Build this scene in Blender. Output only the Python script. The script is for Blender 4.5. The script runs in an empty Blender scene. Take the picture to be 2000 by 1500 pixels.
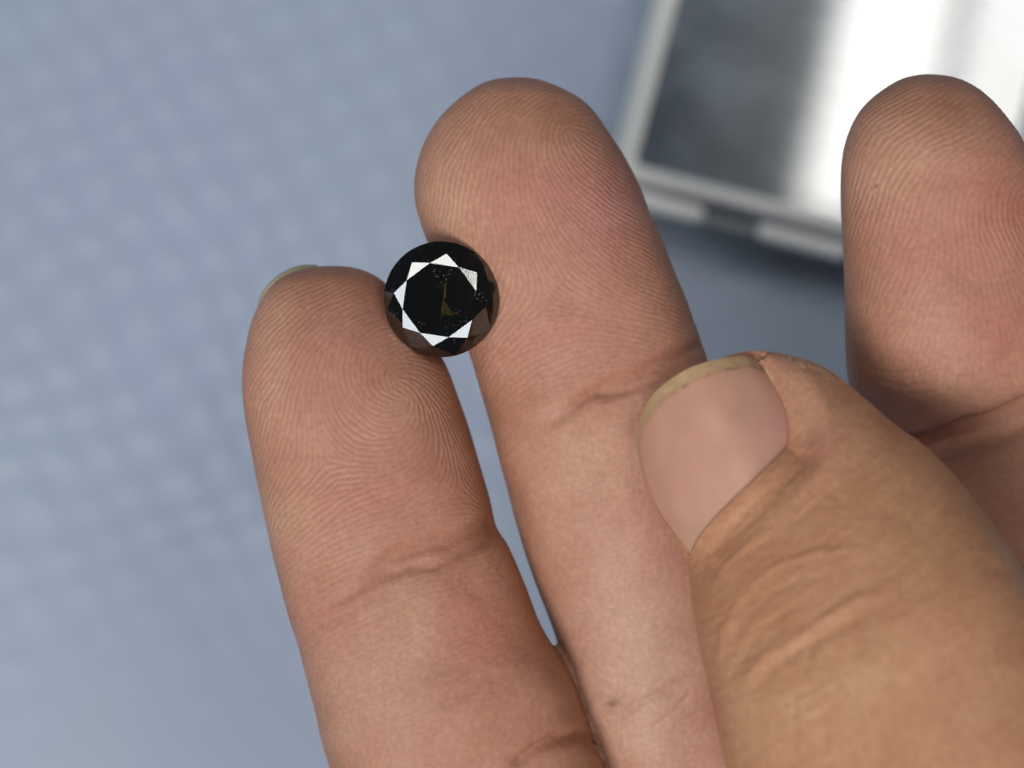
import bpy, bmesh, math, random
import numpy as np
from mathutils import Vector, Matrix
from mathutils.bvhtree import BVHTree

S = 0.001                 # everything below is worked out in millimetres; the scene is in metres
D = 130.0                 # camera height above the gemstone's girdle (mm)
K = 0.034                 # mm per photo pixel (2000 wide) at that distance
rng = np.random.default_rng(7)
random.seed(7)
scene = bpy.context.scene
COL = scene.collection

# ------------------------------------------------------------------ camera
cam_d = bpy.data.cameras.new('camera')
cam = bpy.data.objects.new('camera', cam_d)
COL.objects.link(cam)
cam.location = (0, 0, D * S)
cam_d.sensor_fit = 'HORIZONTAL'
cam_d.sensor_width = 36.0
cam_d.lens = 18.0 / (1000 * K / D)
cam_d.clip_start = 0.005
cam_d.clip_end = 20.0
cam_d.dof.use_dof = True
cam_d.dof.focus_distance = (D - 1.2) * S
cam_d.dof.aperture_fstop = cam_d.lens / 3.6
cam_d.dof.aperture_blades = 0
scene.camera = cam

# ------------------------------------------------------------------ world and exposure
world = bpy.data.worlds.new('World')
scene.world = world
world.use_nodes = True
world.node_tree.nodes['Background'].inputs[0].default_value = (0.80, 0.90, 1.0, 1)
world.node_tree.nodes['Background'].inputs[1].default_value = 0.045
scene.view_settings.view_transform = 'Standard'
scene.view_settings.look = 'None'
scene.view_settings.exposure = 0.21
scene.view_settings.gamma = 1.0
scene.render.engine = 'CYCLES'
scene.cycles.use_denoising = True
scene.cycles.max_bounces = 14
scene.cycles.transmission_bounces = 12
scene.cycles.sample_clamp_indirect = 6.0
scene.cycles.blur_glossy = 0.2

# ------------------------------------------------------------------ lamps (mm, radiance)
def lamp(name, x0, x1, y0, y1, z, radiance, color, rot=0.0):
    ld = bpy.data.lights.new(name, 'AREA')
    ld.shape = 'RECTANGLE'
    ld.size, ld.size_y = (x1 - x0) * S, (y1 - y0) * S
    ld.energy = radiance * math.pi * ld.size * ld.size_y
    ld.color = color
    o = bpy.data.objects.new(name, ld)
    COL.objects.link(o)
    o.location = ((x0 + x1) / 2 * S, (y0 + y1) / 2 * S, z * S)
    o.rotation_euler = (0, 0, rot)
    return o

LZ = 810.0
lamp('strip_lamp_north', -600, -58, 386, 530, LZ, 6.0, (1.0, 1.0, 0.97), math.radians(7.8))
lamp('strip_lamp_west', -846 - 40, -846 + 40, -272 - 325, -272 + 325, LZ, 5.4, (0.90, 0.95, 1.0), math.radians(9.8))
lamp('strip_lamp_south', -85 - 320, -85 + 320, -681 - 40, -681 + 40, LZ, 5.6, (0.92, 0.96, 1.0), math.radians(21.1))
lamp('key_lamp', -520, -90, -570, -200, LZ, 10.8, (1.0, 0.97, 0.92))
TA = math.radians(-12.4)
for x0, x1, rad in ((193, 256, 9.5), (268, 415, 7.0)):               # a twin tube: two bright strips with a thin dark seam
    xm = (x0 + x1) / 2 - 264.0
    cx, cy = 264 + xm * math.cos(TA), 206 + xm * math.sin(TA)
    lamp('tube_lamp', cx - (x1 - x0) / 2, cx + (x1 - x0) / 2, cy - 120, cy + 120, 900.0, rad, (1.0, 0.985, 0.94), TA)

# ------------------------------------------------------------------ helpers
def PX(px, py, z):
    """photo pixel at height z (mm) -> point (mm)"""
    px = np.asarray(px, float); py = np.asarray(py, float); z = np.asarray(z, float)
    f = K * (D - z) / D
    return np.stack([(px - 1000) * f, (750 - py) * f, z + 0 * px], -1)

def to_px(p):
    f = K * (D - p[..., 2]) / D
    return np.stack([1000 + p[..., 0] / f, 750 - p[..., 1] / f], -1)

def link_mesh(name, verts, faces, mat=None, parent=None, smooth=True, scale=S):
    me = bpy.data.meshes.new(name)
    me.from_pydata((np.asarray(verts, float) * scale).tolist(), [], [list(map(int, f)) for f in faces])
    me.update()
    if smooth:
        me.polygons.foreach_set('use_smooth', np.ones(len(me.polygons), bool))
    o = bpy.data.objects.new(name, me)
    COL.objects.link(o)
    if mat: me.materials.append(mat)
    if parent: o.parent = parent
    return o

def sstep(a, b, x):
    t = np.clip((x - a) / (b - a), 0, 1)
    return t * t * (3 - 2 * t)

def resample(ctrl, n):
    """centripetal-ish Catmull-Rom through control rows"""
    c = np.asarray(ctrl, float)
    mid = np.stack([(c[:, 0] + c[:, 2]) / 2, (c[:, 1] + c[:, 3]) / 2], -1)
    d = np.r_[0, np.cumsum(np.sqrt(np.hypot(*np.diff(mid, axis=0).T) + np.abs(np.diff(c[:, 0] - c[:, 2])) * .35 + 1e-6))]
    ts = np.linspace(0, d[-1], n)
    m = np.gradient(c, d, axis=0)
    i = np.clip(np.searchsorted(d, ts, side='right') - 1, 0, len(c) - 2)
    h = (d[i + 1] - d[i])[:, None]
    t = ((ts - d[i]) / (d[i + 1] - d[i]))[:, None]
    t2, t3 = t * t, t * t * t
    return ((2*t3 - 3*t2 + 1) * c[i] + (t3 - 2*t2 + t) * h * m[i] + (-2*t3 + 3*t2) * c[i+1] + (t3 - t2) * h * m[i+1])

# ------------------------------------------------------------------ hand: control outlines (left x,y, right x,y, centre z, up ratio, down ratio)
NR = 96
RING = []      # ring finger
def rows(pairs, z, up, dn):
    n = len(pairs)
    out = []
    for k, p in enumerate(pairs):
        g = lambda v: np.interp(k, [q[0] for q in v], [q[1] for q in v])
        out.append([*p, g(z), g(up), g(dn)])
    return out

ring_rows = rows([
    (638, 519, 642, 519), (592, 526, 690, 523), (545, 548, 735, 540), (512, 585, 775, 575), (493, 625, 806, 617),
    (481, 675, 842, 665), (476, 735, 872, 715), (481, 800, 893, 770), (494, 880, 917, 838), (508, 960, 938, 910),
    (524, 1040, 957, 975), (540, 1110, 970, 1030), (557, 1175, 992, 1065), (580, 1250, 1025, 1140),
    (604, 1340, 1057, 1222), (628, 1430, 1108, 1310), (652, 1515, 1145, 1410), (690, 1650, 1200, 1560), (760, 1900, 1300, 1800)],
    [(0, -5.5), (2, -5.0), (5, -4.3), (8, -4.1), (12, -3.4), (15, -3.0), (18, -5)],
    [(0, .8), (3, .8), (7, .86), (11, .80), (12, .78), (14, .84), (18, .9)],
    [(0, .8), (6, .8), (18, .9)])
middle_rows = rows([
    (1018, 153, 1022, 153), (958, 159, 1066, 162), (905, 187, 1118, 187), (860, 230, 1158, 220), (830, 280, 1193, 268),
    (813, 330, 1222, 314), (811, 390, 1245, 356), (825, 445, 1266, 410), (850, 515, 1293, 470), (875, 580, 1315, 525),
    (899, 645, 1338, 580), (920, 700, 1355, 630), (940, 770, 1378, 688), (960, 840, 1395, 750), (985, 935, 1415, 840),
    (1010, 1030, 1430, 930), (1042, 1130, 1445, 1030), (1080, 1230, 1455, 1130), (1105, 1310, 1470, 1210),
    (1140, 1410, 1490, 1310), (1175, 1500, 1520, 1400), (1240, 1650, 1570, 1550), (1330, 1900, 1650, 1800)],
    [(0, -6), (2, -4.8), (5, -5.1), (10, -5.0), (13, -4.6), (17, -5.5), (22, -8)],
    [(0, .85), (4, .85), (9, .88), (12, .80), (15, .84), (22, .9)],
    [(0, .8), (22, .85)])
index_rows = rows([
    (1813, 145, 1817, 145), (1765, 153, 1865, 153), (1720, 178, 1915, 180), (1685, 210, 1955, 222), (1662, 250, 1985, 270),
    (1648, 300, 2010, 320), (1644, 370, 2040, 380), (1647, 450, 2065, 450), (1651, 530, 2085, 520), (1653, 620, 2105, 600),
    (1655, 700, 2125, 680), (1664, 765, 2140, 740), (1692, 830, 2160, 800), (1722, 900, 2180, 860), (1762, 1000, 2220, 960),
    (1850, 1250, 2330, 1200), (1950, 1500, 2450, 1450), (2050, 1750, 2600, 1700)],
    [(0, -3), (2, -2.2), (5, -1.6), (9, -2.4), (11, -4.0), (12, -6.5), (13, -10), (15, -15), (17, -16)],
    [(0, .85), (5, .85), (10, .86), (12, .74), (13, .78), (17, .9)],
    [(0, .8), (17, .85)])
thumb_rows = rows([
    (1316, 742, 1320, 739), (1275, 800, 1400, 702), (1257, 862, 1470, 685), (1266, 930, 1545, 695), (1283, 990, 1600, 713),
    (1308, 1038, 1650, 748), (1335, 1080, 1695, 785), (1347, 1124, 1745, 828), (1351, 1172, 1800, 868), (1362, 1237, 1860, 928),
    (1378, 1312, 1915, 998), (1396, 1397, 1965, 1070), (1417, 1492, 2020, 1155), (1442, 1600, 2080, 1260),
    (1490, 1750, 2150, 1400), (1560, 1950, 2240, 1600)],
    [(0, 3.2), (2, 4.2), (5, 5.0), (8, 6.6), (11, 9.0), (15, 10.5)],
    [(0, .7), (3, .78), (6, .82), (10, .84), (15, .85)],
    [(0, .75), (6, .8), (15, .9)])
palm_rows = rows([
    (1150, 1640, 1300, 1560), (950, 1790, 1700, 1500), (720, 1980, 2150, 1520), (690, 2250, 2450, 1650),
    (860, 2600, 2600, 1850), (1300, 2850, 2650, 2250), (1900, 2950, 2600, 2600), (2150, 3020, 2350, 2930)],
    [(0, -6), (1, -6), (4, -6), (7, -6)], [(0, .5), (2, .42), (7, .5)], [(0, .5), (2, .4), (7, .5)])

class Tube:
    def __init__(self, rws, n):
        r = resample(rws, n)
        th = np.linspace(0, 2 * np.pi, NR, endpoint=False)       # 0 = left, pi/2 = towards camera, pi = right
        Lp = PX(r[:, 0], r[:, 1], r[:, 4]); Rp = PX(r[:, 2], r[:, 3], r[:, 4])
        C = (Lp + Rp) / 2; H = (Rp - Lp) / 2
        hw = np.linalg.norm(H, axis=1)
        cs, sn = np.cos(th), np.sin(th)
        ex = 0.92
        cs = np.sign(cs) * np.abs(cs) ** ex; sn = np.sign(sn) * np.abs(sn) ** ex
        up = np.where(sn[None] > 0, (hw * r[:, 5])[:, None], (hw * r[:, 6])[:, None]) * sn[None]
        V = C[:, None, :] - H[:, None, :] * cs[None, :, None]
        V[:, :, 2] += up
        self.V = V; self.n = n
        # surface coordinates: u = arc length across from the top line, s = length along the top line
        seg = np.linalg.norm(np.diff(np.concatenate([V, V[:, :1]], 1), axis=1), axis=2)
        cum = np.concatenate([np.zeros((n, 1)), np.cumsum(seg, 1)], 1)[:, :NR]
        top = NR // 4
        U = cum - cum[:, top:top + 1]
        tot = seg.sum(1, keepdims=True)
        U = np.where(U > tot / 2, U - tot, U)
        s = np.r_[0, np.cumsum(np.linalg.norm(np.diff(V[:, top], axis=0), axis=1))]
        self.U = U; self.SS = np.repeat(s[:, None], NR, 1)
        F = []
        for i in range(n - 1):
            a = i * NR
            for j in range(NR):
                k = (j + 1) % NR
                F.append((a + j, a + NR + j, a + NR + k, a + k))
        self.quads = F
        self.faces = F + [tuple(range(NR)), tuple(range((n - 1) * NR, n * NR))[::-1]]

tubes = [Tube(ring_rows, 150), Tube(middle_rows, 170), Tube(index_rows, 150), Tube(thumb_rows, 150), Tube(palm_rows, 60)]
RING, MID, IND, THU, PALM = range(5)

# union of the rough volumes -> one continuous skin
allv, allf, off = [], [], 0
for t in tubes:
    allv.append(t.V.reshape(-1, 3)); allf += [tuple(i + off for i in f) for f in t.faces]; off += t.n * NR
raw = bpy.data.meshes.new('raw')
raw.from_pydata(np.concatenate(allv).tolist(), [], allf)
raw_o = bpy.data.objects.new('raw', raw)
COL.objects.link(raw_o)
md = raw_o.modifiers.new('r', 'REMESH'); md.mode = 'VOXEL'; md.voxel_size = 0.22; md.adaptivity = 0.0
dg = bpy.context.evaluated_depsgraph_get()
me = bpy.data.meshes.new_from_object(raw_o.evaluated_get(dg))
bpy.data.objects.remove(raw_o); bpy.data.meshes.remove(raw)

def mesh_arrays(me):
    v = np.empty(len(me.vertices) * 3, np.float32); me.vertices.foreach_get('co', v)
    e = np.empty(len(me.edges) * 2, np.int32); me.edges.foreach_get('vertices', e)
    return v.reshape(-1, 3).astype(float), e.reshape(-1, 2)

def laplace(v, e, lam, cnt):
    acc = np.stack([np.bincount(e[:, 0], v[e[:, 1], k], len(v)) + np.bincount(e[:, 1], v[e[:, 0], k], len(v)) for k in range(3)], -1)
    return v + lam * (acc / cnt[:, None] - v)

v, e = mesh_arrays(me)
cnt = np.maximum(np.bincount(e.ravel(), minlength=len(v)), 1)
for _ in range(10):
    v = laplace(v, e, .5, cnt); v = laplace(v, e, -.52, cnt)
me.vertices.foreach_set('co', v.astype(np.float32).ravel()); me.update()

# finer skin where the photograph looks at it closely
bm = bmesh.new(); bm.from_mesh(me)
bm.normal_update()
def in_view(f):
    c = f.calc_center_median()
    g = K * (D - c.z) / D
    x, y = 1000 + c.x / g, 750 - c.y / g
    return f.normal.z > -.12 and -30 < x < 2030 and -30 < y < 1530, x, y
pad, skin = set(), set()
for f in bm.faces:
    ok, x, y = in_view(f)
    if not ok: continue
    nail_zone = 1200 < x < 1600 and 660 < y < 1120
    if (x < 1240 and y < 1300) or (x > 1600 and y < 900 and (x - 1600) * .75 > y - 720) or (y < 700 and x < 1420) or nail_zone:
        pad.update(f.edges)
    else:
        skin.update(f.edges)
skin -= pad
print('subdividing', len(bm.faces), len(pad), len(skin))
bmesh.ops.subdivide_edges(bm, edges=list(pad), cuts=3, use_grid_fill=True)
bmesh.ops.subdivide_edges(bm, edges=[x for x in skin if x.is_valid], cuts=1, use_grid_fill=True)
bm.to_mesh(me); bm.free()
v, e = mesh_arrays(me)
cnt = np.maximum(np.bincount(e.ravel(), minlength=len(v)), 1)
for _ in range(3):
    v = laplace(v, e, .5, cnt); v = laplace(v, e, -.52, cnt)
N = len(v)
print('hand verts', N)

# which finger and where on it
tv = np.concatenate(allv); tU = np.concatenate([t.U.ravel() for t in tubes]); tS = np.concatenate([t.SS.ravel() for t in tubes])
tQ = sum([[tuple(i + o for i in q) for q in t.quads] for t, o in zip(tubes, np.cumsum([0] + [t.n * NR for t in tubes[:-1]]))], [])
tid_q = np.concatenate([np.full(len(t.quads), k) for k, t in enumerate(tubes)])
bvh = BVHTree.FromPolygons(tv.tolist(), tQ)
Qa = np.array(tQ)
hit = np.zeros(N, int)
vp = to_px(v)
seen = (vp[:, 0] > -60) & (vp[:, 0] < 2060) & (vp[:, 1] > -60) & (vp[:, 1] < 1560)
fn = bvh.find_nearest
loc = v.copy()
for i in np.nonzero(seen)[0]:
    r = fn(v[i])
    hit[i] = r[2]; loc[i] = r[0]
q = Qa[hit]
# interpolate u,s with inverse-bilinear approximated by distances projected on the quad's two directions
A, B, Cc, Dd = (tv[q[:, k]] for k in range(4))
d1 = B - A; d2 = Dd - A
a1 = np.clip(((loc - A) * d1).sum(1) / np.maximum((d1 * d1).sum(1), 1e-9), 0, 1)
a2 = np.clip(((loc - A) * d2).sum(1) / np.maximum((d2 * d2).sum(1), 1e-9), 0, 1)
def bil(f):
    fa, fb, fc, fd = (f[q[:, k]] for k in range(4))
    return (1 - a2) * ((1 - a1) * fa + a1 * fb) + a2 * ((1 - a1) * fd + a1 * fc)
vu, vs = bil(tU), bil(tS)
finger = tid_q[hit]
finger[~seen] = PALM

def uv_at(px, py, k):
    """surface coordinates of the point of finger k seen at a photo pixel"""
    sel = np.nonzero((finger == k) & seen & (v[:, 2] > -6))[0]
    d = (vp[sel, 0] - px) ** 2 + (vp[sel, 1] - py) ** 2
    j = sel[np.argmin(d)]
    return vu[j], vs[j]

def normals(v):
    me.vertices.foreach_set('co', v.astype(np.float32).ravel()); me.update()
    n = np.empty(N * 3, np.float32); me.vertices.foreach_get('normal', n)
    return n.reshape(-1, 3).astype(float)
nrm = normals(v)

# ------------------------------------------------------------------ thumb nail surface (defined first: the skin closes round it)
def poly_sample(pts, n):
    p = np.asarray(pts, float)
    d = np.r_[0, np.cumsum(np.hypot(*np.diff(p, axis=0).T))]
    m = np.gradient(p, d, axis=0)
    ts = np.linspace(0, d[-1], n)
    i = np.clip(np.searchsorted(d, ts, side='right') - 1, 0, len(p) - 2)
    h = (d[i+1] - d[i])[:, None]; t = ((ts - d[i]) / (d[i+1] - d[i]))[:, None]
    t2, t3 = t*t, t*t*t
    return (2*t3-3*t2+1)*p[i] + (t3-2*t2+t)*h*m[i] + (-2*t3+3*t2)*p[i+1] + (t3-t2)*h*m[i+1]
NB, NT = 140, 160
free = poly_sample([(1243, 868), (1245, 835), (1256, 800), (1280, 764), (1310, 740), (1345, 719), (1385, 705), (1425, 697), (1458, 696), (1480, 707)], NB)
right = poly_sample([(1480, 707), (1502, 736), (1521, 770), (1535, 805), (1541, 845), (1537, 872)], NT)
prox = poly_sample([(1347, 1082), (1365, 1048), (1395, 1012), (1432, 975), (1470, 938), (1510, 900), (1537, 872)], NB)
left = poly_sample([(1243, 868), (1252, 915), (1268, 958), (1292, 1005), (1318, 1042), (1347, 1082)], NT)
bb = np.linspace(0, 1, NB)[None, :, None]; tt = np.linspace(0, 1, NT)[:, None, None]
coons = ((1 - tt) * free[None] + tt * prox[None] + (1 - bb) * left[:, None] + bb * right[:, None]
         - ((1-tt)*(1-bb)*free[0] + (1-tt)*bb*free[-1] + tt*(1-bb)*prox[0] + tt*bb*prox[-1]))
b2, t2 = bb[..., 0] + 0 * tt[..., 0], tt[..., 0] + 0 * bb[..., 0]
nail_z = 8.0 + 2.3 * t2 - 1.0 * (1 - t2) ** 2 \
    - 4.6 * np.clip((.62 - b2) / .62, 0, 1) ** 2 * (1 - .35 * t2) - 1.5 * np.clip((b2 - .62) / .38, 0, 1) ** 2
npx = coons.reshape(-1, 2); nz = nail_z.ravel()
nb_, nt_ = b2.ravel(), t2.ravel()
# skin near the nail
zone = np.nonzero((finger == THU) & (nrm[:, 2] > -.3) & (vp[:, 0] > 1150) & (vp[:, 0] < 1640) & (vp[:, 1] > 630) & (vp[:, 1] < 1180))[0]
from mathutils.kdtree import KDTree
kd = KDTree(len(npx))
for i, p in enumerate(npx): kd.insert((p[0], p[1], 0), i)
kd.balance()
NB_EDGE = {}
for i in zone:
    _, j, dist = kd.find((vp[i, 0], vp[i, 1], 0))
    b, t = nb_[j], nt_[j]
    z0 = v[i, 2]
    inside = 0 < b < 1 and 0 < t < 1 and dist < 6
    if inside:
        zt = nz[j] - .42
        w = 1.0
    else:
        if t <= 0:   rim = -.75
        elif b <= 0: rim = -.55
        elif b >= 1: rim = .04 + .30 * t
        else:        rim = .34
        zt = nz[j] + rim
        w = 1 - sstep(0, 85, dist)
        if t >= 1: w *= .3 + .7 * sstep(0, .22, b)
        if t >= 1 or b >= 1: zt += .30 * np.exp(-((dist - 22) / 18.0) ** 2)
    z1 = z0 * (1 - w) + zt * w
    v[i] = PX(vp[i, 0], vp[i, 1], z1)
# soften the transition a little without losing it
vv = v.copy()
for _ in range(3): vv = laplace(vv, e, .5, cnt)
v[zone] = vv[zone]

# ------------------------------------------------------------------ gemstone pose, and the dent it makes between the two fingertips
GR = 3.84
gem_c = PX(861.5, 585.0, 0.35)
gem_n = np.array([-.085, -.085, 0.0]); gem_n[2] = math.sqrt(1 - (gem_n ** 2).sum())
gx = np.array([1, 0, 0.]) - gem_n * gem_n[0]; gx /= np.linalg.norm(gx); gy = np.cross(gem_n, gx)
rel = v - gem_c
gh = rel @ gem_n; gr = np.hypot(rel @ gx, rel @ gy)
lim = np.where(gr < GR, -(GR - gr) * .80 - .16, -.16 + (gr - GR) * 1.25)
lim = np.where(gr < GR + .9, lim, .96 + (gr - GR - .9) * 2.2)
near = (gr < GR + 1.8) & (gh > -4)
over = np.where(near, gh - lim, -9)
push = np.where(over > -.35, np.where(over > .35, over, (over + .35) ** 2 / 1.4), 0)
v -= push[:, None] * gem_n[None]
for _ in range(2): vv = laplace(v, e, .5, cnt); v[near] = vv[near]

nrm = normals(v); vp = to_px(v)
facing = sstep(-.05, .25, nrm[:, 2])

# ------------------------------------------------------------------ creases and folds
def seg_dist(p, line):
    best = np.full(len(p), 1e9); along = np.zeros(len(p)); L = 0.0
    tot = sum(math.dist(a, b) for a, b in zip(line, line[1:]))
    for a, b in zip(line, line[1:]):
        a = np.array(a, float); b = np.array(b, float); dd = b - a; ln = np.hypot(*dd)
        t = np.clip(((p - a) @ dd) / (ln * ln), 0, 1)
        d = np.hypot(*(p - a - t[:, None] * dd).T)
        m = d < best
        best[m] = d[m]; along[m] = (L + t[m] * ln) / tot
        L += ln
    return best, along
disp = np.zeros(N); crease_amt = np.zeros(N)
jit = np.stack([np.sin(vp[:, 0] / 23 + vp[:, 1] / 41) * 3 + np.sin(vp[:, 1] / 17) * 2, np.sin(vp[:, 0] / 29) * 3 + np.sin(vp[:, 0] / 11 + vp[:, 1] / 13) * 1.2], -1)
def fold(k, line, width, depth, bulge=0.0, open_ends=False, tint=0.0, start=.18):
    x0, y0 = np.min(line, 0) - 5 * width - 20; x1, y1 = np.max(line, 0) + 5 * width + 20
    m = np.nonzero((finger == k) & (facing > 0) & (vp[:, 0] > x0) & (vp[:, 0] < x1) & (vp[:, 1] > y0) & (vp[:, 1] < y1))[0]
    if not len(m): return
    d, a = seg_dist(vp[m] + jit[m], line)
    end = sstep(0, start, a) if open_ends else sstep(0, start, a) * sstep(0, .18, 1 - a)
    g = np.exp(-(d / width) ** 2) * end
    disp[m] += (-depth * g + bulge * np.exp(-((d - 2.1 * width) / (1.5 * width)) ** 2) * end) * facing[m]
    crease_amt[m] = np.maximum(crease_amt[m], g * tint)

fold(RING, [(560, 1208), (600, 1198), (657, 1176), (728, 1128), (766, 1092), (832, 1066), (900, 1046), (985, 1018)], 17, .38, .0, True, .8, .5)
fold(RING, [(728, 1136), (794, 1112), (861, 1100), (927, 1066), (990, 1035)], 13, .27, .0, False, .6)
fold(RING, [(590, 1232), (640, 1218), (700, 1180), (745, 1150)], 10, .07, .0)
fold(RING, [(850, 1380), (880, 1361), (918, 1342), (975, 1310)], 14, .12, .0, False, .25)
fold(RING, [(985, 1500), (1005, 1486), (1046, 1456), (1090, 1442), (1132, 1440), (1175, 1466)], 13, .42, .10, True, .4)
fold(MID, [(990, 836), (1060, 826), (1110, 801), (1152, 770), (1230, 735), (1300, 708), (1390, 668)], 16, .42, .0, True, .75, .45)
fold(MID, [(1150, 776), (1230, 760), (1290, 738), (1340, 715), (1385, 700)], 13, .28, .0, True, .6)
fold(MID, [(1170, 1420), (1240, 1372), (1310, 1350), (1385, 1295)], 9, .12, .03, False, .2)
fold(MID, [(1270, 1430), (1320, 1390), (1350, 1350)], 6, .08)
fold(MID, [(905, 440), (960, 418), (1010, 395)], 5, .02)
fold(IND, [(1700, 868), (1790, 862), (1850, 848), (1920, 825), (2040, 775)], 15, .75, .2, True, .8, .02)
fold(IND, [(1775, 482), (1805, 472), (1840, 460), (1868, 448)], 4.0, .028)
fold(IND, [(1700, 745), (1760, 752), (1830, 748)], 3.5, .02, .01)
fold(IND, [(1690, 722), (1740, 728), (1800, 722), (1850, 706)], 3.5, .022, .01)
fold(IND, [(1735, 765), (1790, 768), (1850, 760)], 3.5, .02, .01)
for ln, w, dp in [
    ([(1391, 1330), (1412, 1228), (1447, 1166), (1496, 1122), (1545, 1094), (1590, 1079), (1650, 1073), (1700, 1080)], 7, -.17),
    ([(1436, 1365), (1468, 1322), (1503, 1283), (1538, 1255), (1580, 1227), (1597, 1215), (1650, 1189), (1690, 1170), (1750, 1152)], 10, -.26),
    ([(1385, 1165), (1400, 1130), (1433, 1087), (1482, 1052), (1515, 1030)], 7, -.12),
    ([(1388, 1230), (1420, 1180), (1460, 1130), (1510, 1096)], 6, -.08),
    ([(1418, 1340), (1440, 1300), (1480, 1240), (1530, 1200), (1570, 1180)], 8, .11),
    ([(1410, 1270), (1450, 1210), (1510, 1160), (1570, 1130), (1640, 1115)], 9, .12),
    ([(1460, 1370), (1500, 1318), (1560, 1268), (1620, 1235), (1700, 1200)], 10, .16),
    ([(1592, 1190), (1588, 1238), (1576, 1280), (1580, 1325)], 7, .18),
    ([(1515, 1305), (1545, 1350), (1556, 1400), (1559, 1447)], 8, .14),
    ([(1620, 1262), (1643, 1332), (1650, 1370)], 8, .12),
    ([(1604, 1375), (1608, 1420), (1606, 1480)], 8, .13),
    ([(1470, 1370), (1480, 1420), (1478, 1480)], 9, .10),
    ([(1660, 1290), (1700, 1250), (1760, 1220)], 9, .06),
    ([(1690, 1420), (1700, 1370), (1740, 1320)], 10, .06),
    ([(1900, 1092), (1937, 1105), (1975, 1120), (2030, 1140)], 11, .09),
    ([(1700, 960), (1740, 1000), (1800, 1020)], 8, .05),
    ([(1600, 930), (1640, 965), (1700, 1000), (1760, 1020)], 18, .06)]:
    fold(THU, ln, w * 1.25, dp * .62)

# fine skin relief away from the ridged pads: crossing hair-fine furrows (thumb back, lower finger joints)
def noise2(x, y, seed, oct_=3):
    r = np.random.default_rng(seed); out = 0
    for o in range(oct_):
        g = r.standard_normal((257, 257)); f = 2 ** o
        xx = (x * f) % 256; yy = (y * f) % 256
        i, j = xx.astype(int), yy.astype(int); a, b = xx - i, yy - j
        a = a*a*(3-2*a); b = b*b*(3-2*b)
        out = out + (g[i, j]*(1-a)*(1-b) + g[i+1, j]*a*(1-b) + g[i, j+1]*(1-a)*b + g[i+1, j+1]*a*b) / f
    return out
thm = finger == THU
wr = noise2(vs * 1.9 + 30 + .15 * vu, vu * .42 + 60, 3) * .010 + noise2(vs * .8 + 70, vu * 1.7 + 40, 4) * .005 + noise2(vs * 3.1 + 20 + .3 * vu, vu * .36 + 80, 8, 3) * .012
disp += np.where(thm, wr * facing * sstep(8.5, 13, vs), 0)
disp += noise2(vp[:, 0] / 7 + 40, vp[:, 1] / 7 + 40, 5, 2) * np.where(thm, .009, .006) * facing
disp += noise2(vp[:, 0] / 90 + 40, vp[:, 1] / 90 + 40, 15, 2) * .06 * facing * ~thm

# ------------------------------------------------------------------ fingerprints: ridges grown along an orientation field
def ridges(k, core, delta, theta0, period, smax, amp_fn):
    st = .072
    m = np.nonzero((finger == k) & seen & (facing > 0) & (vs < smax))[0]
    gu = np.arange(-13, 13, st); gs = np.arange(-1, smax + 1, st)
    Xg, Yg = np.meshgrid(gu, -gs)                       # y towards the fingertip
    def zpt(p): u, s = uv_at(*p, k); return u, -s
    th = np.full(Xg.shape, math.radians(theta0))
    for c in core:
        cu, cy = zpt(c) if len(c) == 2 else c[:2]
        th += .5 * np.arctan2(Yg - cy, Xg - cu)
    for c in delta:
        cu, cy = zpt(c) if len(c) == 2 else c[:2]
        th -= .5 * np.arctan2(Yg - cy, Xg - cu)
    th = th + .10 * (noise2(Xg / 5 + 50, Yg / 5 + 90, 21 + k, 2))
    ny, nx = Xg.shape
    fy = np.fft.fftfreq(ny, st)[:, None]; fx = np.fft.rfftfreq(nx, st)[None]
    nbin = 18
    pos = (th % np.pi) / np.pi * nbin
    lo = np.floor(pos).astype(int) % nbin; fr = pos - np.floor(pos)
    sf = 1 / (2 * np.pi * period * .55)
    filt = []
    for b in range(nbin):
        a = np.pi * b / nbin + np.pi / 2
        kx, ky = math.cos(a) / period, -math.sin(a) / period       # grid rows run downwards
        filt.append(np.exp(-((fx - kx) ** 2 + (fy - ky) ** 2) / (2 * sf * sf)) + np.exp(-((fx + kx) ** 2 + (fy + ky) ** 2) / (2 * sf * sf)))
    f = np.random.default_rng(100 + k).standard_normal((ny, nx))
    for it in range(7):
        Fq = np.fft.rfft2(f); out = np.zeros((ny, nx))
        for b in range(nbin):
            w = np.where(lo == b, 1 - fr, 0) + np.where((lo + 1) % nbin == b, fr, 0)
            out += w * np.fft.irfft2(Fq * filt[b], s=(ny, nx))
        out /= out.std()
        f = np.tanh(1.6 * out)
    x = (vu[m] - gu[0]) / st; y = (vs[m] - gs[0]) / st
    i = np.clip(y.astype(int), 0, ny - 2); j = np.clip(x.astype(int), 0, nx - 2); a = np.clip(y - i, 0, 1); b = np.clip(x - j, 0, 1)
    h = f[i, j]*(1-a)*(1-b) + f[i+1, j]*a*(1-b) + f[i, j+1]*(1-a)*b + f[i+1, j+1]*a*b
    return m, h * amp_fn(m) * facing[m]
ridge_amt = np.zeros(N)
AMP = .018
def pad_amp(cr, lo_):
    def fnc(m):
        s = vs[m]
        g = lo_ + (1 - lo_) * (1 - sstep(cr - 5, cr + 2, s))
        g *= .62 + .38 * sstep(-.9, .9, noise2(vu[m] / 3.2 + 50, s / 3.2 + 50, 77))
        g *= 1 - .8 * crease_amt[m]
        g *= .4 + .6 * sstep(1.0, 6.5, s)
        return g
    return fnc
s_ring = uv_at(750, 1110, RING)[1]; s_mid = uv_at(1180, 760, MID)[1]
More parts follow.
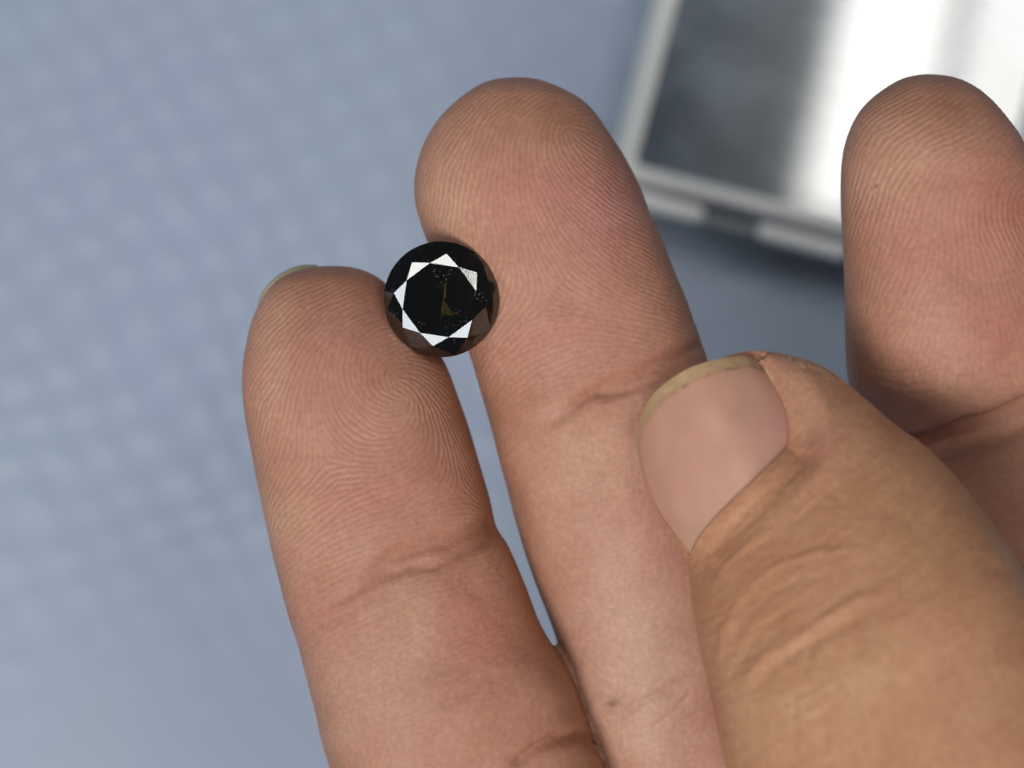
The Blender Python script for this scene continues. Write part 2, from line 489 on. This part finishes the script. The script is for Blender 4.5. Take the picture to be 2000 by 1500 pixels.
for m, h in (ridges(RING, [(773, 742), (790, 775)], [(640, 900), (900, 960)], 8, .375, 36, pad_amp(s_ring, .38)),
             ridges(MID, [(1115, 255)], [(1068, 590)], 14, .37, 40, pad_amp(s_mid, .22)),
             ridges(IND, [(2010, 420)], [(2050, 760)], 28, .40, 26, pad_amp(19, .4))):
    ridge_amt[m] = h
m, h = ridges(THU, [], [], 84, .40, 22, lambda m: sstep(2.5, 6, vu[m]) * (1 - sstep(14, 20, vs[m])) * (.6 + .4 * noise2(vu[m] / 2 + 30, vs[m] / 2 + 30, 78)))
ridge_amt[m] = h * .8
disp += AMP * ridge_amt
# dry flaking at the nail's free corner and along the thumb tip's edge
flake = np.zeros(N)
fr_rng = np.random.default_rng(5)
for k in range(60):
    t = fr_rng.random()
    if k < 26: cx, cy, w_, h_ = 1478 + 34 * t + fr_rng.normal(0, 4), 700 + 62 * t + fr_rng.normal(0, 5), 5, 2.2
    elif k < 36: cx, cy, w_, h_ = 1512 + 24 * t, 762 + 90 * t, 3, 1.5
    else: cx, cy, w_, h_ = 1540 + 110 * t, 692 + 52 * t + fr_rng.normal(3, 3), 8, 1.6
    a_ = math.radians(45 + fr_rng.normal(0, 25)); dx, dy = vp[:, 0] - cx, vp[:, 1] - cy
    u_, w2 = dx * math.cos(a_) + dy * math.sin(a_), -dx * math.sin(a_) + dy * math.cos(a_)
    flake = np.maximum(flake, np.exp(-(u_ / w_) ** 2 - (w2 / h_) ** 2) * (finger == THU))
disp += .07 * flake
v = v + nrm * disp[:, None]
nrm = normals(v)

# ------------------------------------------------------------------ skin colour per vertex (blood, callus, tan), with edge and crease shade painted in
vp = to_px(v)
base = np.array([.50, .253, .178])
colr = np.repeat(base[None], N, 0)
# edge shade painted into the tanned finger sides and callused tips as browner skin
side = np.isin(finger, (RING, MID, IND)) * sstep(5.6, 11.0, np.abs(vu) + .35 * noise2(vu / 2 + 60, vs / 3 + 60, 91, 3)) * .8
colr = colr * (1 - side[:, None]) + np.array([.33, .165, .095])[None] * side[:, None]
tip_shade = np.isin(finger, (RING, MID, IND)) * (1 - sstep(.5, 6.5, vs + noise2(vu / 2 + 30, vs / 2 + 30, 92, 3))) * .55
colr = colr * (1 - tip_shade[:, None]) + np.array([.37, .165, .10])[None] * tip_shade[:, None]
def patch(cx, cy, rx, ry, col, w, ang=0, only=None):
    global colr
    dx, dy = vp[:, 0] - cx, vp[:, 1] - cy
    c, s_ = math.cos(math.radians(ang)), math.sin(math.radians(ang))
    g = w * np.exp(-((dx * c + dy * s_) / rx) ** 2 - ((-dx * s_ + dy * c) / ry) ** 2)
    if only is not None: g = g * (finger == only)
    colr = colr * (1 - g[:, None]) + np.array(col)[None] * g[:, None]
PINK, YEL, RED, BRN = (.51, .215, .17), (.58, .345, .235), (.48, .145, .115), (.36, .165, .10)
tan = np.array([.52, .262, .150])
tw = (finger == THU) * sstep(6, 12, vs)
colr = colr * (1 - tw[:, None]) + tan * tw[:, None]
patch(1030, 380, 120, 70, PINK, .7, -20, MID); patch(1190, 420, 90, 110, (.50, .20, .19), .6, 20, MID)
patch(880, 400, 60, 110, YEL, .55, 0, MID); patch(1150, 900, 110, 120, YEL, .45, 0, MID); patch(1120, 640, 150, 60, PINK, .4, -20, MID)
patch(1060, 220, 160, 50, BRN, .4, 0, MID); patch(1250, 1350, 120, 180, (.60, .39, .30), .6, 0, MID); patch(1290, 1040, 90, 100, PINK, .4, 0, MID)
patch(640, 700, 140, 130, PINK, .45, 0, RING); patch(530, 690, 40, 150, YEL, .5, 0, RING); patch(760, 960, 170, 60, PINK, .55, -20, RING)
patch(560, 1010, 60, 60, YEL, .5, 0, RING); patch(800, 1270, 60, 130, YEL, .5, 10, RING); patch(930, 1230, 70, 120, RED, .35, -20, RING)
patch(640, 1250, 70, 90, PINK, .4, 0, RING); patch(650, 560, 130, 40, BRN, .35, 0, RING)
patch(1950, 400, 110, 110, RED, .42, -30, IND); patch(1760, 330, 90, 110, YEL, .4, 30, IND); patch(1820, 500, 130, 90, PINK, .5, 0, IND)
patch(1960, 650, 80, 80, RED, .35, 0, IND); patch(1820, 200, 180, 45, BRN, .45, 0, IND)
patch(1590, 800, 90, 60, (.50, .27, .18), .7, 40, THU); patch(1600, 880, 60, 60, PINK, .4, 0, THU); patch(1800, 1060, 120, 60, (.42, .22, .115), .5, 40, THU)
patch(1600, 1370, 200, 110, (.58, .35, .19), .6, -20, THU); patch(1860, 1260, 80, 90, (.55, .27, .16), .6, 0, THU); patch(1390, 1420, 30, 100, PINK, .5, 0, THU)
patch(1230, 1180, 130, 260, (.55, .345, .26), .5, 0, MID); patch(700, 1360, 110, 150, (.55, .335, .25), .45, 0, RING)
patch(1197, 1374, 13, 9, (.24, .14, .09), .8, -15, MID); patch(1712, 363, 5, 3, (.2, .1, .07), .7, -30, IND)
blot = noise2(vp[:, 0] / 60 + 20, vp[:, 1] / 60 + 20, 31, 4)
colr *= np.exp(blot[:, None] * np.array([.025, .045, .055]))
colr = colr * (1 - crease_amt[:, None] * .35) + np.array([.40, .15, .10]) * crease_amt[:, None] * .35  # creases painted redder and darker, adding to their shade
colr *= 1 + ridge_amt[:, None] * np.array([.045, .065, .075])
colr = colr * (1 - .6 * flake[:, None]) + np.array([.66, .50, .30]) * .6 * flake[:, None]
colr = np.clip(colr, .01, .9)

me.vertices.foreach_set('co', (v * S).astype(np.float32).ravel())
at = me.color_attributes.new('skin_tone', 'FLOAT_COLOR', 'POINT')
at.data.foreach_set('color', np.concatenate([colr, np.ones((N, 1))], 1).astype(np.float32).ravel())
me.polygons.foreach_set('use_smooth', np.ones(len(me.polygons), bool))
me.update()

# ------------------------------------------------------------------ materials
def new_mat(name):
    m = bpy.data.materials.new(name); m.use_nodes = True
    nt = m.node_tree
    return m, nt, nt.nodes['Principled BSDF']
def N_(nt, t, **kw):
    n = nt.nodes.new(t)
    for k_, x in kw.items(): setattr(n, k_, x)
    return n

skin_m, nt, bs = new_mat('skin')
ca = N_(nt, 'ShaderNodeVertexColor', layer_name='skin_tone')
tc = N_(nt, 'ShaderNodeTexCoord')
n1 = N_(nt, 'ShaderNodeTexNoise'); n1.inputs['Scale'].default_value = 2600; n1.inputs['Detail'].default_value = 4
nt.links.new(tc.outputs['Object'], n1.inputs['Vector'])
mr = N_(nt, 'ShaderNodeMapRange'); mr.inputs[1].default_value = .3; mr.inputs[2].default_value = .7; mr.inputs[3].default_value = .90; mr.inputs[4].default_value = 1.10
nt.links.new(n1.outputs['Fac'], mr.inputs[0])
mx = N_(nt, 'ShaderNodeMix', data_type='RGBA', blend_type='MULTIPLY'); mx.inputs[0].default_value = 1
nt.links.new(ca.outputs['Color'], mx.inputs[6]); nt.links.new(mr.outputs[0], mx.inputs[7])
nt.links.new(mx.outputs[2], bs.inputs['Base Color'])
bp = N_(nt, 'ShaderNodeBump'); bp.inputs['Strength'].default_value = .35; bp.inputs['Distance'].default_value = 2e-5
n2 = N_(nt, 'ShaderNodeTexNoise'); n2.inputs['Scale'].default_value = 5200; n2.inputs['Detail'].default_value = 3
nt.links.new(tc.outputs['Object'], n2.inputs['Vector']); nt.links.new(n2.outputs['Fac'], bp.inputs['Height'])
nt.links.new(bp.outputs[0], bs.inputs['Normal'])
bs.inputs['Roughness'].default_value = .50
bs.inputs['Specular IOR Level'].default_value = .25
bs.inputs['Subsurface Weight'].default_value = .36
bs.inputs['Subsurface Radius'].default_value = (1.0, .38, .20)
bs.inputs['Subsurface Scale'].default_value = .0009

hand = bpy.data.objects.new('hand', me)
me.name = 'hand'
me.materials.clear(); me.materials.append(skin_m)
COL.objects.link(hand)
hand['label'] = 'bare hand with palm up and thumb bent in, pinching a dark gem between two fingertips'
hand['category'] = 'hand'

# ------------------------------------------------------------------ nails
nail_m, nt, bs = new_mat('nail')
ca = N_(nt, 'ShaderNodeVertexColor', layer_name='nail_tone')
nt.links.new(ca.outputs['Color'], bs.inputs['Base Color'])
bs.inputs['Roughness'].default_value = .40
bs.inputs['Specular IOR Level'].default_value = .32
bs.inputs['Subsurface Weight'].default_value = .45
bs.inputs['Subsurface Radius'].default_value = (1.0, .45, .3)
bs.inputs['Subsurface Scale'].default_value = .0007

def shell(name, top, thick, mat, parent, cols):
    """a curved plate with thickness; top is (rows, cols, 3)"""
    a, b = top.shape[:2]
    du = np.gradient(top, axis=1); dv = np.gradient(top, axis=0)
    nn = np.cross(du, dv); nn /= np.maximum(np.linalg.norm(nn, axis=2, keepdims=True), 1e-9)
    nn[nn[..., 2] < 0] *= -1
    bot = top - nn * thick
    V = np.concatenate([top.reshape(-1, 3), bot.reshape(-1, 3)])
    o = a * b; F = []
    for i in range(a - 1):
        for j in range(b - 1):
            p = i * b + j
            F.append((p, p + b, p + b + 1, p + 1)); F.append((o + p, o + p + 1, o + p + b + 1, o + p + b))
    rim = [j for j in range(b)] + [i * b + b - 1 for i in range(1, a)] + [(a - 1) * b + j for j in range(b - 2, -1, -1)] + [i * b for i in range(a - 2, 0, -1)]
    for p, q_ in zip(rim, rim[1:] + rim[:1]): F.append((p, q_, o + q_, o + p))
    ob = link_mesh(name, V, F, mat, parent)
    bmx = bmesh.new(); bmx.from_mesh(ob.data); bmesh.ops.recalc_face_normals(bmx, faces=bmx.faces); bmx.to_mesh(ob.data); bmx.free()
    c2 = np.concatenate([cols.reshape(-1, 3)] * 2)
    la = ob.data.color_attributes.new('nail_tone', 'FLOAT_COLOR', 'POINT')
    la.data.foreach_set('color', np.concatenate([c2, np.ones((len(c2), 1))], 1).astype(np.float32).ravel())
    return ob

# extend the plate under the skin fold at its root and right side
ext = 24
topz = nail_z.copy(); tp = coons.copy()
dirv = coons[-1] - coons[-8]; dirv /= np.maximum(np.linalg.norm(dirv, axis=1, keepdims=True), 1e-6)
extra = np.stack([coons[-1] + dirv * 2.0 * (k + 1) for k in range(ext)])
extz = np.stack([nail_z[-1] - .015 * (k + 1) - .11 * (k + 1) * (1 - sstep(.05, .3, np.linspace(0, 1, NB))) for k in range(ext)])
tp = np.concatenate([tp, extra]); topz = np.concatenate([topz, extz])
top3 = PX(tp[..., 0], tp[..., 1], topz)
du = np.hypot(*np.diff(np.concatenate([free]), axis=0).T).sum()
bq = np.linspace(0, 1, NB)[None] + 0 * topz
dist_free = np.concatenate([np.hypot(*(coons - free[None]).transpose(2, 0, 1)), np.full((ext, NB), 300.)])
dist_left = np.concatenate([np.hypot(*(coons - left[:, None]).transpose(2, 0, 1)), np.full((ext, NB), 300.)])
t_ext = np.concatenate([t2, np.ones((ext, NB))])
dist_e = np.minimum(dist_free, dist_left + 6 + 24 * sstep(.1, .5, t_ext))
edge_d = dist_e - (21 + 5 * np.sin(bq * 3.1) + 1.6 * noise2(bq * 7 + 9, topz * 0 + 5, 41, 4))
pk, ye = np.array([.62, .345, .255]), np.array([.52, .35, .205])
wfree = 1 - sstep(-7, 6, edge_d)
ncol = pk[None, None] * (1 - wfree[..., None]) + ye[None, None] * wfree[..., None]
moon = sstep(150, 330, dist_free) * (1 - sstep(.35, .8, bq))
ncol = ncol * (1 - .4 * moon[..., None]) + np.array([.62, .43, .34]) * .4 * moon[..., None]
viol = np.exp(-((bq - .88) / .16) ** 2) * sstep(60, 160, dist_free)
ncol = ncol * (1 - .5 * viol[..., None]) + np.array([.54, .28, .27]) * .5 * viol[..., None]
line = np.exp(-((edge_d - 1) / 4.5) ** 2)[..., None]
ncol = ncol * (1 - .28 * line) + np.array([.36, .21, .10]) * .28 * line
dirt = np.exp(-((edge_d - 1) / 3.2) ** 2) * (sstep(.75, 1.3, noise2(bq * 11.3 + 20, edge_d / 30 + 60, 43, 3)) + .6 * np.exp(-((bq - .43) / .02) ** 2) + .5 * np.exp(-((bq - .66) / .01) ** 2)).clip(0, 1)
ncol = ncol * (1 - .4 * dirt[..., None]) + np.array([.12, .07, .03]) * .4 * dirt[..., None]
ncol *= np.exp(.045 * wfree * noise2(bq * 30 + 7, dist_e / 7 + 30, 45, 3))[..., None]
ncol *= np.exp(.03 * noise2(bq * 7 + 3, dist_free / 60 + 8, 44, 3))[..., None]
thumb_nail = shell('nail', top3, .40, nail_m, hand, ncol)
thumb_nail['label'] = 'broad pink thumb nail with a yellowish free edge'

# the ring fingertip's nail, seen as a sliver behind the tip
outer = poly_sample([(509, 606), (512, 590), (520, 571), (533, 554), (551, 540), (572, 529), (597, 523), (620, 524)], 40)
tgt = np.array([655, 760.])
fr_ = np.linspace(0, .62, 14)[:, None, None]
strip = outer[None] * (1 - fr_) + tgt[None, None] * fr_
sz = -5.6 - 4.2 * np.sin(np.clip(fr_[..., 0] / .62, 0, 1) * 1.4) + 0 * strip[..., 0]
top3 = PX(strip[..., 0], strip[..., 1], sz)
rn = shell('nail', top3, .3, nail_m, hand, np.repeat(np.repeat(np.array([[[.40, .38, .26]]]), 14, 0), 40, 1))
rn['label'] = 'pale greenish nail edge showing behind the fingertip'

# ------------------------------------------------------------------ gemstone
gem_m = bpy.data.materials.new('dark_crystal'); gem_m.use_nodes = True
nt = gem_m.node_tree; nt.nodes.clear()
out = N_(nt, 'ShaderNodeOutputMaterial')
gl = N_(nt, 'ShaderNodeBsdfGlass'); gl.inputs['Color'].default_value = (1, 1, 1, 1); gl.inputs['Roughness'].default_value = 0.0; gl.inputs['IOR'].default_value = 2.1
va = N_(nt, 'ShaderNodeVolumeAbsorption'); va.inputs['Color'].default_value = (.42, .38, .02, 1); va.inputs['Density'].default_value = 980
df = N_(nt, 'ShaderNodeBsdfDiffuse'); df.inputs['Color'].default_value = (.75, .78, .8, 1)
tc = N_(nt, 'ShaderNodeTexCoord')
vo = N_(nt, 'ShaderNodeTexVoronoi', feature='F1'); vo.inputs['Scale'].default_value = 5200
nt.links.new(tc.outputs['Object'], vo.inputs['Vector'])
nz1 = N_(nt, 'ShaderNodeTexNoise'); nz1.inputs['Scale'].default_value = 700; nt.links.new(tc.outputs['Object'], nz1.inputs['Vector'])
th_ = N_(nt, 'ShaderNodeMapRange'); th_.inputs[1].default_value = .50; th_.inputs[2].default_value = .68; th_.inputs[3].default_value = 0; th_.inputs[4].default_value = .26
nt.links.new(nz1.outputs['Fac'], th_.inputs[0])
lt = N_(nt, 'ShaderNodeMath', operation='LESS_THAN'); nt.links.new(vo.outputs['Distance'], lt.inputs[0]); nt.links.new(th_.outputs[0], lt.inputs[1])
sc_ = N_(nt, 'ShaderNodeMath', operation='MULTIPLY'); nt.links.new(lt.outputs[0], sc_.inputs[0]); sc_.inputs[1].default_value = .15
mxs = N_(nt, 'ShaderNodeMixShader')
nt.links.new(sc_.outputs[0], mxs.inputs[0]); nt.links.new(gl.outputs[0], mxs.inputs[1]); nt.links.new(df.outputs[0], mxs.inputs[2])
nt.links.new(mxs.outputs[0], out.inputs['Surface']); nt.links.new(va.outputs[0], out.inputs['Volume'])

gem = bpy.data.objects.new('gemstone', None)
COL.objects.link(gem)
gem.empty_display_size = .002
gem.matrix_world = Matrix(((gx[0], gy[0], gem_n[0], gem_c[0] * S), (gx[1], gy[1], gem_n[1], gem_c[1] * S), (gx[2], gy[2], gem_n[2], gem_c[2] * S), (0, 0, 0, 1)))
gem['label'] = 'round brilliant-cut gemstone, almost black with olive glints, held between two fingertips'
gem['category'] = 'gemstone'
PH0 = math.radians(14); TR, HC, SR = .655, .25, .80
def pol(r, a, h): return (r * GR * math.cos(a), r * GR * math.sin(a), h * GR)
def crown_h(x): return HC * (1 - (x - TR) / (1 - TR))
d45 = math.radians(45); d22 = d45 / 2
HS = crown_h(SR * math.cos(d22))
tab = [pol(TR, PH0 + k * d45, HC) for k in range(8)]
star = [pol(SR, PH0 + k * d45 + d22, HS) for k in range(8)]
def facet(name, pts):
    return link_mesh(name, pts, [tuple(range(len(pts)))], gem_m, gem, False)
facet('table_facet', tab)
SUB = 6
lowring = {}
for k in range(8):
    a = PH0 + k * d45
    facet('star_facet', [tab[k], star[k], tab[(k + 1) % 8]])
    facet('kite_facet', [tab[k], star[k - 1], pol(1, a, 0), star[k]])
for k in range(8):
    for side in (0, 1):
        a0 = PH0 + k * d45 + side * d22                    # from the kite's girdle point to the mid point, or on to the next kite
        p0 = Vector(pol(1, a0, 0)); p1 = Vector(pol(1, a0 + d22, 0)); ap = Vector(star[k])
        nn = (p0 - ap).cross(p1 - ap)
        arc = []
        for q_ in range(SUB + 1):
            aa = a0 + d22 * q_ / SUB
            x, y, _ = pol(1, aa, 0)
            z = ap.z - (nn.x * (x - ap.x) + nn.y * (y - ap.y)) / nn.z
            arc.append((x, y, z)); lowring[(2 * k + side) * SUB + q_] = (x, y, z)
        facet('girdle_facet', [star[k]] + arc)
ng = 16 * SUB
upr = [lowring[i] for i in range(ng)]
GT = .045
gv = upr + [(x, y, -GT * GR) for x, y, z in upr]
link_mesh('girdle', gv, [(i, ng + i, ng + (i + 1) % ng, (i + 1) % ng) for i in range(ng)], gem_m, gem, False)
# pavilion: eight mains and sixteen lower girdle facets running to a point
pv = [(x, y, -GT * GR) for x, y, z in upr]
PD = .88
def pav_h(x): return -GT - PD * (1 - x)
LR = .30
low = [pol(LR, PH0 + k * d45 + d22, pav_h(LR * math.cos(d22))) for k in range(8)]
cul = len(pv) + 8
pv = pv + low + [(0, 0, (-GT - PD) * GR)]
pf = []
for k in range(8):
    i0 = 2 * k * SUB
    pf.append((i0 % ng, ng + (k - 1) % 8, cul, ng + k))
    for q_ in range(2 * SUB):
        pf.append(((i0 + q_) % ng, ng + k, (i0 + q_ + 1) % ng))
link_mesh('pavilion', pv, pf, gem_m, gem, False)
for o in gem.children:
    bmx = bmesh.new(); bmx.from_mesh(o.data)
    for f in bmx.faces:
        c = f.calc_center_median() - Vector((0, 0, -.2 * GR * S))
        if f.normal.dot(c) < 0: f.normal_flip()
    bmx.to_mesh(o.data); bmx.free()
    o.data.polygons.foreach_set('use_smooth', np.zeros(len(o.data.polygons), bool))

# ------------------------------------------------------------------ embossed sheet on the table
SZ = -75.0
sheet_m, nt, bs = new_mat('embossed_vinyl')
tc = N_(nt, 'ShaderNodeTexCoord')
n1 = N_(nt, 'ShaderNodeTexNoise'); n1.inputs['Scale'].default_value = 42; n1.inputs['Detail'].default_value = 2
nt.links.new(tc.outputs['Object'], n1.inputs['Vector'])
cr = N_(nt, 'ShaderNodeValToRGB')
cr.color_ramp.elements[0].position = .40; cr.color_ramp.elements[0].color = (.30, .375, .495, 1)
cr.color_ramp.elements[1].position = .62; cr.color_ramp.elements[1].color = (.305, .362, .515, 1)
nt.links.new(n1.outputs['Fac'], cr.inputs[0])
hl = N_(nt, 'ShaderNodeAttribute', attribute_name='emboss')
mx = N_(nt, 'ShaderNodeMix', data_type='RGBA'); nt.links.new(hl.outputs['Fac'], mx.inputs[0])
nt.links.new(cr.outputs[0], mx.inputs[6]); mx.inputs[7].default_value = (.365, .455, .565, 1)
nt.links.new(mx.outputs[2], bs.inputs['Base Color'])
bs.inputs['Roughness'].default_value = .5
gx_ = np.arange(-110, 110.01, .45); gy_ = np.arange(-95, 95.01, .45)
Xs, Ys = np.meshgrid(gx_, gy_)
La, Lb = np.array([4.75, 1.75]), np.array([2.65, -4.25])
Minv = np.linalg.inv(np.stack([La, Lb], 1))
wx = 1.0 * noise2(Xs / 11 + 90, Ys / 11 + 90, 61, 2); wy = 1.0 * noise2(Xs / 11 + 90, Ys / 11 + 90, 62, 2)
cf = np.einsum('ij,jkl->ikl', Minv, np.stack([Xs + wx, Ys + wy])); cf = cf - np.round(cf)
dx_ = np.einsum('ij,jkl->ikl', np.stack([La, Lb], 1), cf)
rr = np.hypot(dx_[0], dx_[1])
bump = np.exp(-(rr / 1.6) ** 2)
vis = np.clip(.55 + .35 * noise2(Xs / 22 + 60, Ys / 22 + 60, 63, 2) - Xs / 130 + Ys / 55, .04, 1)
ny_, nx_ = Xs.shape
Vs = np.stack([Xs, Ys, SZ + .24 * bump * vis - .15 + .12 * noise2(Xs / 25 + 70, Ys / 25 + 70, 64, 2)], -1).reshape(-1, 3)
idx = np.arange(ny_ * nx_).reshape(ny_, nx_)
Fs = np.stack([idx[:-1, :-1], idx[:-1, 1:], idx[1:, 1:], idx[1:, :-1]], -1).reshape(-1, 4)
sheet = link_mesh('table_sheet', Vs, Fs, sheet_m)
ea = sheet.data.attributes.new('emboss', 'FLOAT', 'POINT')
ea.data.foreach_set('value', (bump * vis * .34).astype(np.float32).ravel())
sheet['kind'] = 'structure'; sheet['label'] = 'pale blue grey embossed sheet under the hand'
# the table top the sheet lies on
tt_m, nt, bs = new_mat('table_top')
bs.inputs['Base Color'].default_value = (.27, .33, .42, 1); bs.inputs['Roughness'].default_value = .6
tbl = link_mesh('table_top', [(-420, -420, SZ - 1.6), (420, -420, SZ - 1.6), (420, 420, SZ - 1.6), (-420, 420, SZ - 1.6)], [(0, 1, 2, 3)], tt_m)
tbl['kind'] = 'structure'

# ------------------------------------------------------------------ gem case
case = bpy.data.objects.new('gem_case', None)
COL.objects.link(case)
case['label'] = 'small clear-rimmed plastic gem case with a dark glossy window, lying on the blue sheet'
case['category'] = 'case'
CT = -62.0                                       # height of the rim's top face
org = PX(1243, 318, CT)                          # lower left corner of the window
ca_, sa_ = math.cos(math.radians(-14.5)), math.sin(math.radians(-14.5))
case.matrix_world = Matrix(((ca_, -sa_, 0, org[0] * S), (sa_, ca_, 0, org[1] * S), (0, 0, 1, SZ * S), (0, 0, 0, 1)))
PW = 35.5
def plastic(name, col, rough, trans):
    m, nt, bs = new_mat(name)
    bs.inputs['Base Color'].default_value = (*col, 1); bs.inputs['Roughness'].default_value = rough
    bs.inputs['Transmission Weight'].default_value = trans; bs.inputs['IOR'].default_value = 1.49
    n = N_(nt, 'ShaderNodeTexNoise'); n.inputs['Scale'].default_value = 900
    b = N_(nt, 'ShaderNodeBump'); b.inputs['Strength'].default_value = .1; b.inputs['Distance'].default_value = 1e-4
    nt.links.new(n.outputs['Fac'], b.inputs['Height']); nt.links.new(b.outputs[0], bs.inputs['Normal'])
    return m
rim_m = plastic('frosted_plastic', (.95, .97, .98), .14, .0)
base_m = plastic('milky_plastic', (.82, .87, .85), .3, .05)
ledge_m = plastic('smoky_plastic', (.20, .25, .27), .25, .2)
lug_m = plastic('white_plastic', (.95, .97, .98), .22, .0)

def rrect(x0, y0, x1, y1, r, n=8):
    pts = []
    for cx, cy, a0 in ((x1 - r, y0 + r, -90), (x1 - r, y1 - r, 0), (x0 + r, y1 - r, 90), (x0 + r, y0 + r, 180)):
        for k in range(n + 1):
            a = math.radians(a0 + 90 * k / n)
            pts.append((cx + r * math.cos(a), cy + r * math.sin(a)))
    return pts
def loft(name, loops, mat, parent, close=True, cap=False):
    n = len(loops[0]); V = [p for l in loops for p in l]; F = []
    m = len(loops)
    for i in range(m if close else m - 1):
        a, b = i * n, ((i + 1) % m) * n
        for j in range(n):
            k = (j + 1) % n
            F.append((a + j, a + k, b + k, b + j))
    if cap: F += [tuple(range(n))[::-1], tuple(range((m - 1) * n, m * n))]
    o = link_mesh(name, V, F, mat, parent)
    bmx = bmesh.new(); bmx.from_mesh(o.data); bmesh.ops.recalc_face_normals(bmx, faces=bmx.faces); bmx.to_mesh(o.data); bmx.free()
    for p in o.data.polygons: p.use_smooth = True
    o.data.set_sharp_from_angle(angle=math.radians(35))
    return o
def L3(pts, z): return [(x, y, z) for x, y in pts]
H = CT - SZ
def off_(d, r): return rrect(-d, -d, PW + d, PW + d, r)
# lid rim: a rounded frame round the window
loft('lid_rim', [L3(off_(0, .7), H - 1.0), L3(off_(.12, .8), H - .35), L3(off_(.45, 1.0), H - .12), L3(off_(.8, 1.3), H - .10), L3(off_(.95, 1.4), H + .05), L3(off_(1.25, 1.6), H + .06), L3(off_(1.5, 1.8), H - .10), L3(off_(1.66, 1.9), H - .5),
                 L3(off_(1.7, 1.9), H - 4.2), L3(off_(1.5, 1.7), H - 4.4), L3(off_(0, .7), H - 4.4)], rim_m, case)
# base tray, a little wider than the lid
loft('base_tray', [L3(off_(1.2, 1.6), H - 5.2), L3(off_(1.8, 2.0), H - 5.2), L3(off_(2.1, 2.3), H - 5.4), L3(off_(2.25, 2.4), H - 5.9), L3(off_(2.25, 2.4), .3), L3(off_(2.0, 2.2), .02), L3(off_(0, .5), .02), L3(off_(0, .5), .6), L3(off_(1.2, 1.6), .6)], base_m, case)
# smoky ledge along the front, carrying the lugs
def fr(d, z): return L3(rrect(-1.4 + d, -3.75 + d, PW + 1.4 - d, -2.28 - d * .2, .5), z)
loft('front_ledge', [fr(.3, .05), fr(0, .4), fr(0, H - 4.3), fr(.25, H - 3.9)], ledge_m, case, False, True)
# window pane and the dark lining behind it
win_m, nt, bs = new_mat('dark_glass')
tc = N_(nt, 'ShaderNodeTexCoord'); n1 = N_(nt, 'ShaderNodeTexNoise'); n1.inputs['Scale'].default_value = 120; n1.inputs['Detail'].default_value = 3
nt.links.new(tc.outputs['Object'], n1.inputs['Vector'])
cr = N_(nt, 'ShaderNodeValToRGB'); cr.color_ramp.elements[0].position = .35; cr.color_ramp.elements[0].color = (.045, .075, .115, 1)
cr.color_ramp.elements[1].position = .68; cr.color_ramp.elements[1].color = (.18, .235, .30, 1)
nt.links.new(n1.outputs['Fac'], cr.inputs[0]); nt.links.new(cr.outputs[0], bs.inputs['Base Color'])
bs.inputs['Roughness'].default_value = .22; bs.inputs['IOR'].default_value = 1.5; bs.inputs['Coat Weight'].default_value = 1.0; bs.inputs['Coat IOR'].default_value = 1.85; bs.inputs['Coat Roughness'].default_value = .05
inner = off_(.02, .7)
loft('window_pane', [L3(inner, H - 1.6), L3(inner, H - .95)], win_m, case, False, True)
# bright lugs along the front and left ledge
def lug(x0, x1, front=True):
    pts = []
    ring_n = 14; loops = []
    for k, t in enumerate(np.linspace(0, 1, 17)):
        x = x0 + (x1 - x0) * t
        e_ = min(t, 1 - t) * (x1 - x0)
        r = .98 * math.sqrt(max(1 - max(0, 1 - e_ / .9) ** 2, .003))
        lp = []
        for j in range(ring_n):
            a = 2 * math.pi * j / ring_n
            yy, zz = -2.95 - r * .98 * math.cos(a), H - 3.3 + r * 1.0 * math.sin(a)
            lp.append((x, yy, zz) if front else (yy, x, zz))
        loops.append(lp)
    return loft('lug', loops, lug_m, case, False, True)
lug(-1.6, 8.2); lug(13.2, 23.0); lug(28.0, 36.6)

scene.render.film_transparent = False
